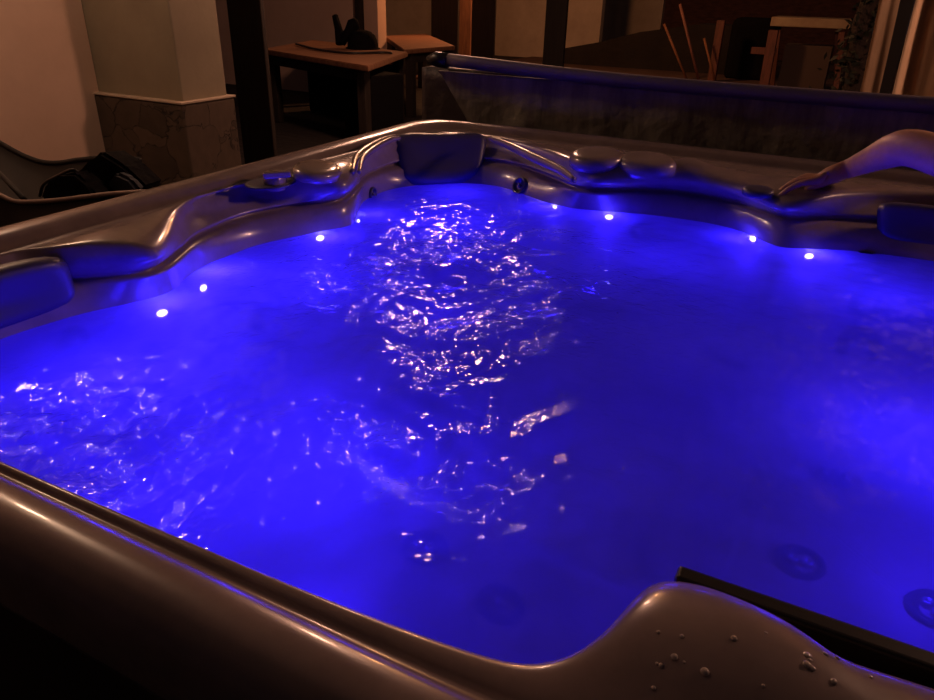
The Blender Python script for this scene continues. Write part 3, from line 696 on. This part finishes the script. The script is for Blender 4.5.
HM = Matrix(((-rx_, -fx_, 0, ox), (-ry_, -fy_, 0, oy), (0, 0, 1, 0), (0, 0, 0, 1)))     # head frame: +x to the person's left, -y forward
bm = bmesh.new(); bmesh.ops.create_uvsphere(bm, u_segments=24, v_segments=16, radius=1)
for v in list(bm.verts): v.co = Vector((v.co.x*.090, v.co.y*.108+.018, v.co.z*.098+1.305))
bmesh.ops.delete(bm, geom=[v for v in bm.verts if v.co.y < -.045 and v.co.z < 1.345], context='VERTS')
for v in bm.verts: v.co = HM @ v.co
link_bm('hair', bm, 'hair', pb)
for s in (-1, 1):
    bm = bmesh.new(); bmesh.ops.create_uvsphere(bm, u_segments=12, v_segments=8, radius=.012, matrix=HM @ Matrix.Translation((s*.030, -.082, 1.265))); link_bm('eye', bm, 'eye', pb)
    bm = bmesh.new(); bmesh.ops.create_uvsphere(bm, u_segments=12, v_segments=8, radius=1, matrix=HM @ Matrix.Translation((s*.080, .005, 1.25)) @ Matrix.Diagonal((.010, .022, .032, 1))); link_bm('ear', bm, 'skin', pb)
bm = bmesh.new(); add_tube(bm, [HM @ Vector(p) for p in ((0, -.088, 1.27), (0, -.103, 1.24), (0, -.098, 1.228))], [.008, .014, .010], 10); link_bm('nose', bm, 'skin', pb)
bm = bmesh.new(); add_tube(bm, [HM @ p for p in open_curve([(-.024, -.078, 1.195), (0, -.086, 1.193), (.024, -.078, 1.195)], 4)], .005, 8); link_bm('mouth', bm, mat('lips', (.35, .12, .1), .5), pb)
bm = bmesh.new(); add_lathe(bm, [(1.02, -.08), (1.08, 0), (1.02, .07)], HM @ Matrix.Translation((0, -.01, .62)) @ Matrix.Diagonal((.155, .13, 1, 1)), 32); link_bm('swim_shorts', bm, 'cloth_navy', pb)

# ---------------------------------------------------------------- lights
def lamp_obj(name, loc, r, m, label, mount):
    e = empty(name, loc); tag(e, label, 'lamp'); loc = Vector(loc)
    bm = bmesh.new(); bmesh.ops.create_uvsphere(bm, u_segments=24, v_segments=16, radius=r, matrix=Matrix.Translation(loc)); link_bm('bulb', bm, m, e)
    bm = bmesh.new(); add_lathe(bm, [(r*.5, r*.85), (r*.55, r*1.25), (r*.25, r*1.35), (r*.2, r*1.8)], Matrix.Translation(loc), 20); link_bm('lamp_cap', bm, 'darkmetal', e)
    tube_obj('hanging_cord', [loc+Vector((0, 0, r*1.7)), loc+Vector((0, 0, mount))], .008, 'darkmetal', e, 6)
lamp_obj('pendant_lamp', (-2.62, 4.7, 2.36), .145, 'bulb_warm', 'warm round lamp hanging above and beyond the tub', 1.2)
lamp_obj('pendant_lamp', (-3.35, 1.95, 2.75), .10, 'bulb_cool', 'white round lamp hanging at left above the lounge chair', 1.2)
lamp_obj('pendant_lamp', (-4.6, 10.6, 2.7), .20, 'bulb_amber', 'unseen warm fill lamp added above the far tables', 1.2)  # added out of view to brighten the far walls
lamp_obj('pendant_lamp', (2.5, 4.1, 2.5), .21, 'bulb_warm', 'unseen warm fill lamp added beside the bright curtain', 1.2)  # no lamp visible here; added to light the cream curtain
def plight(loc, e, col, r=.05, name='tub_light'):
    l = bpy.data.lights.new(name, 'POINT'); l.energy = e; l.color = col; l.shadow_soft_size = r
    o = bpy.data.objects.new(name, l); COL.objects.link(o); o.location = loc; return o
BLUE = (.022, .0085, 1)
for i, (p, n) in enumerate(led_pos):
    q = p + n*.05; plight((q.x, q.y, .735), 1.3 if i not in (3, 4) else .8, BLUE, .03)
# blue fill points added through the water, without fittings
for (x, y, z, e) in ((-.55, .62, .60, 4.0), (-1.0, .70, .62, 5.0), (.25, 1.1, .62, 4.5), (-.95, 1.75, .62, 3.0), (-.35, 1.75, .60, 2.0), (.15, 1.75, .62, 3.0), (-1.0, 1.2, .62, 3.0), (-1.08, 2.05, .70, 1.6)):
    plight((x, y, z), e*.85, BLUE, .06)
# ambient night glow
W = bpy.data.worlds.new('world'); S.world = W; W.use_nodes = True
bgn = W.node_tree.nodes['Background']; bgn.inputs[0].default_value = (.85, .58, .62, 1); bgn.inputs[1].default_value = .014
# ---------------------------------------------------------------- output look
S.view_settings.view_transform = 'Standard'; S.view_settings.look = 'None'; S.view_settings.exposure = 0; S.view_settings.gamma = 1; S.view_settings.use_curve_mapping = False
S.cycles.use_denoising = True; S.cycles.use_adaptive_sampling = False; S.cycles.max_bounces = 8; S.cycles.transparent_max_bounces = 8; S.cycles.sample_clamp_indirect = 4
S.cycles.caustics_reflective = False; S.cycles.caustics_refractive = False
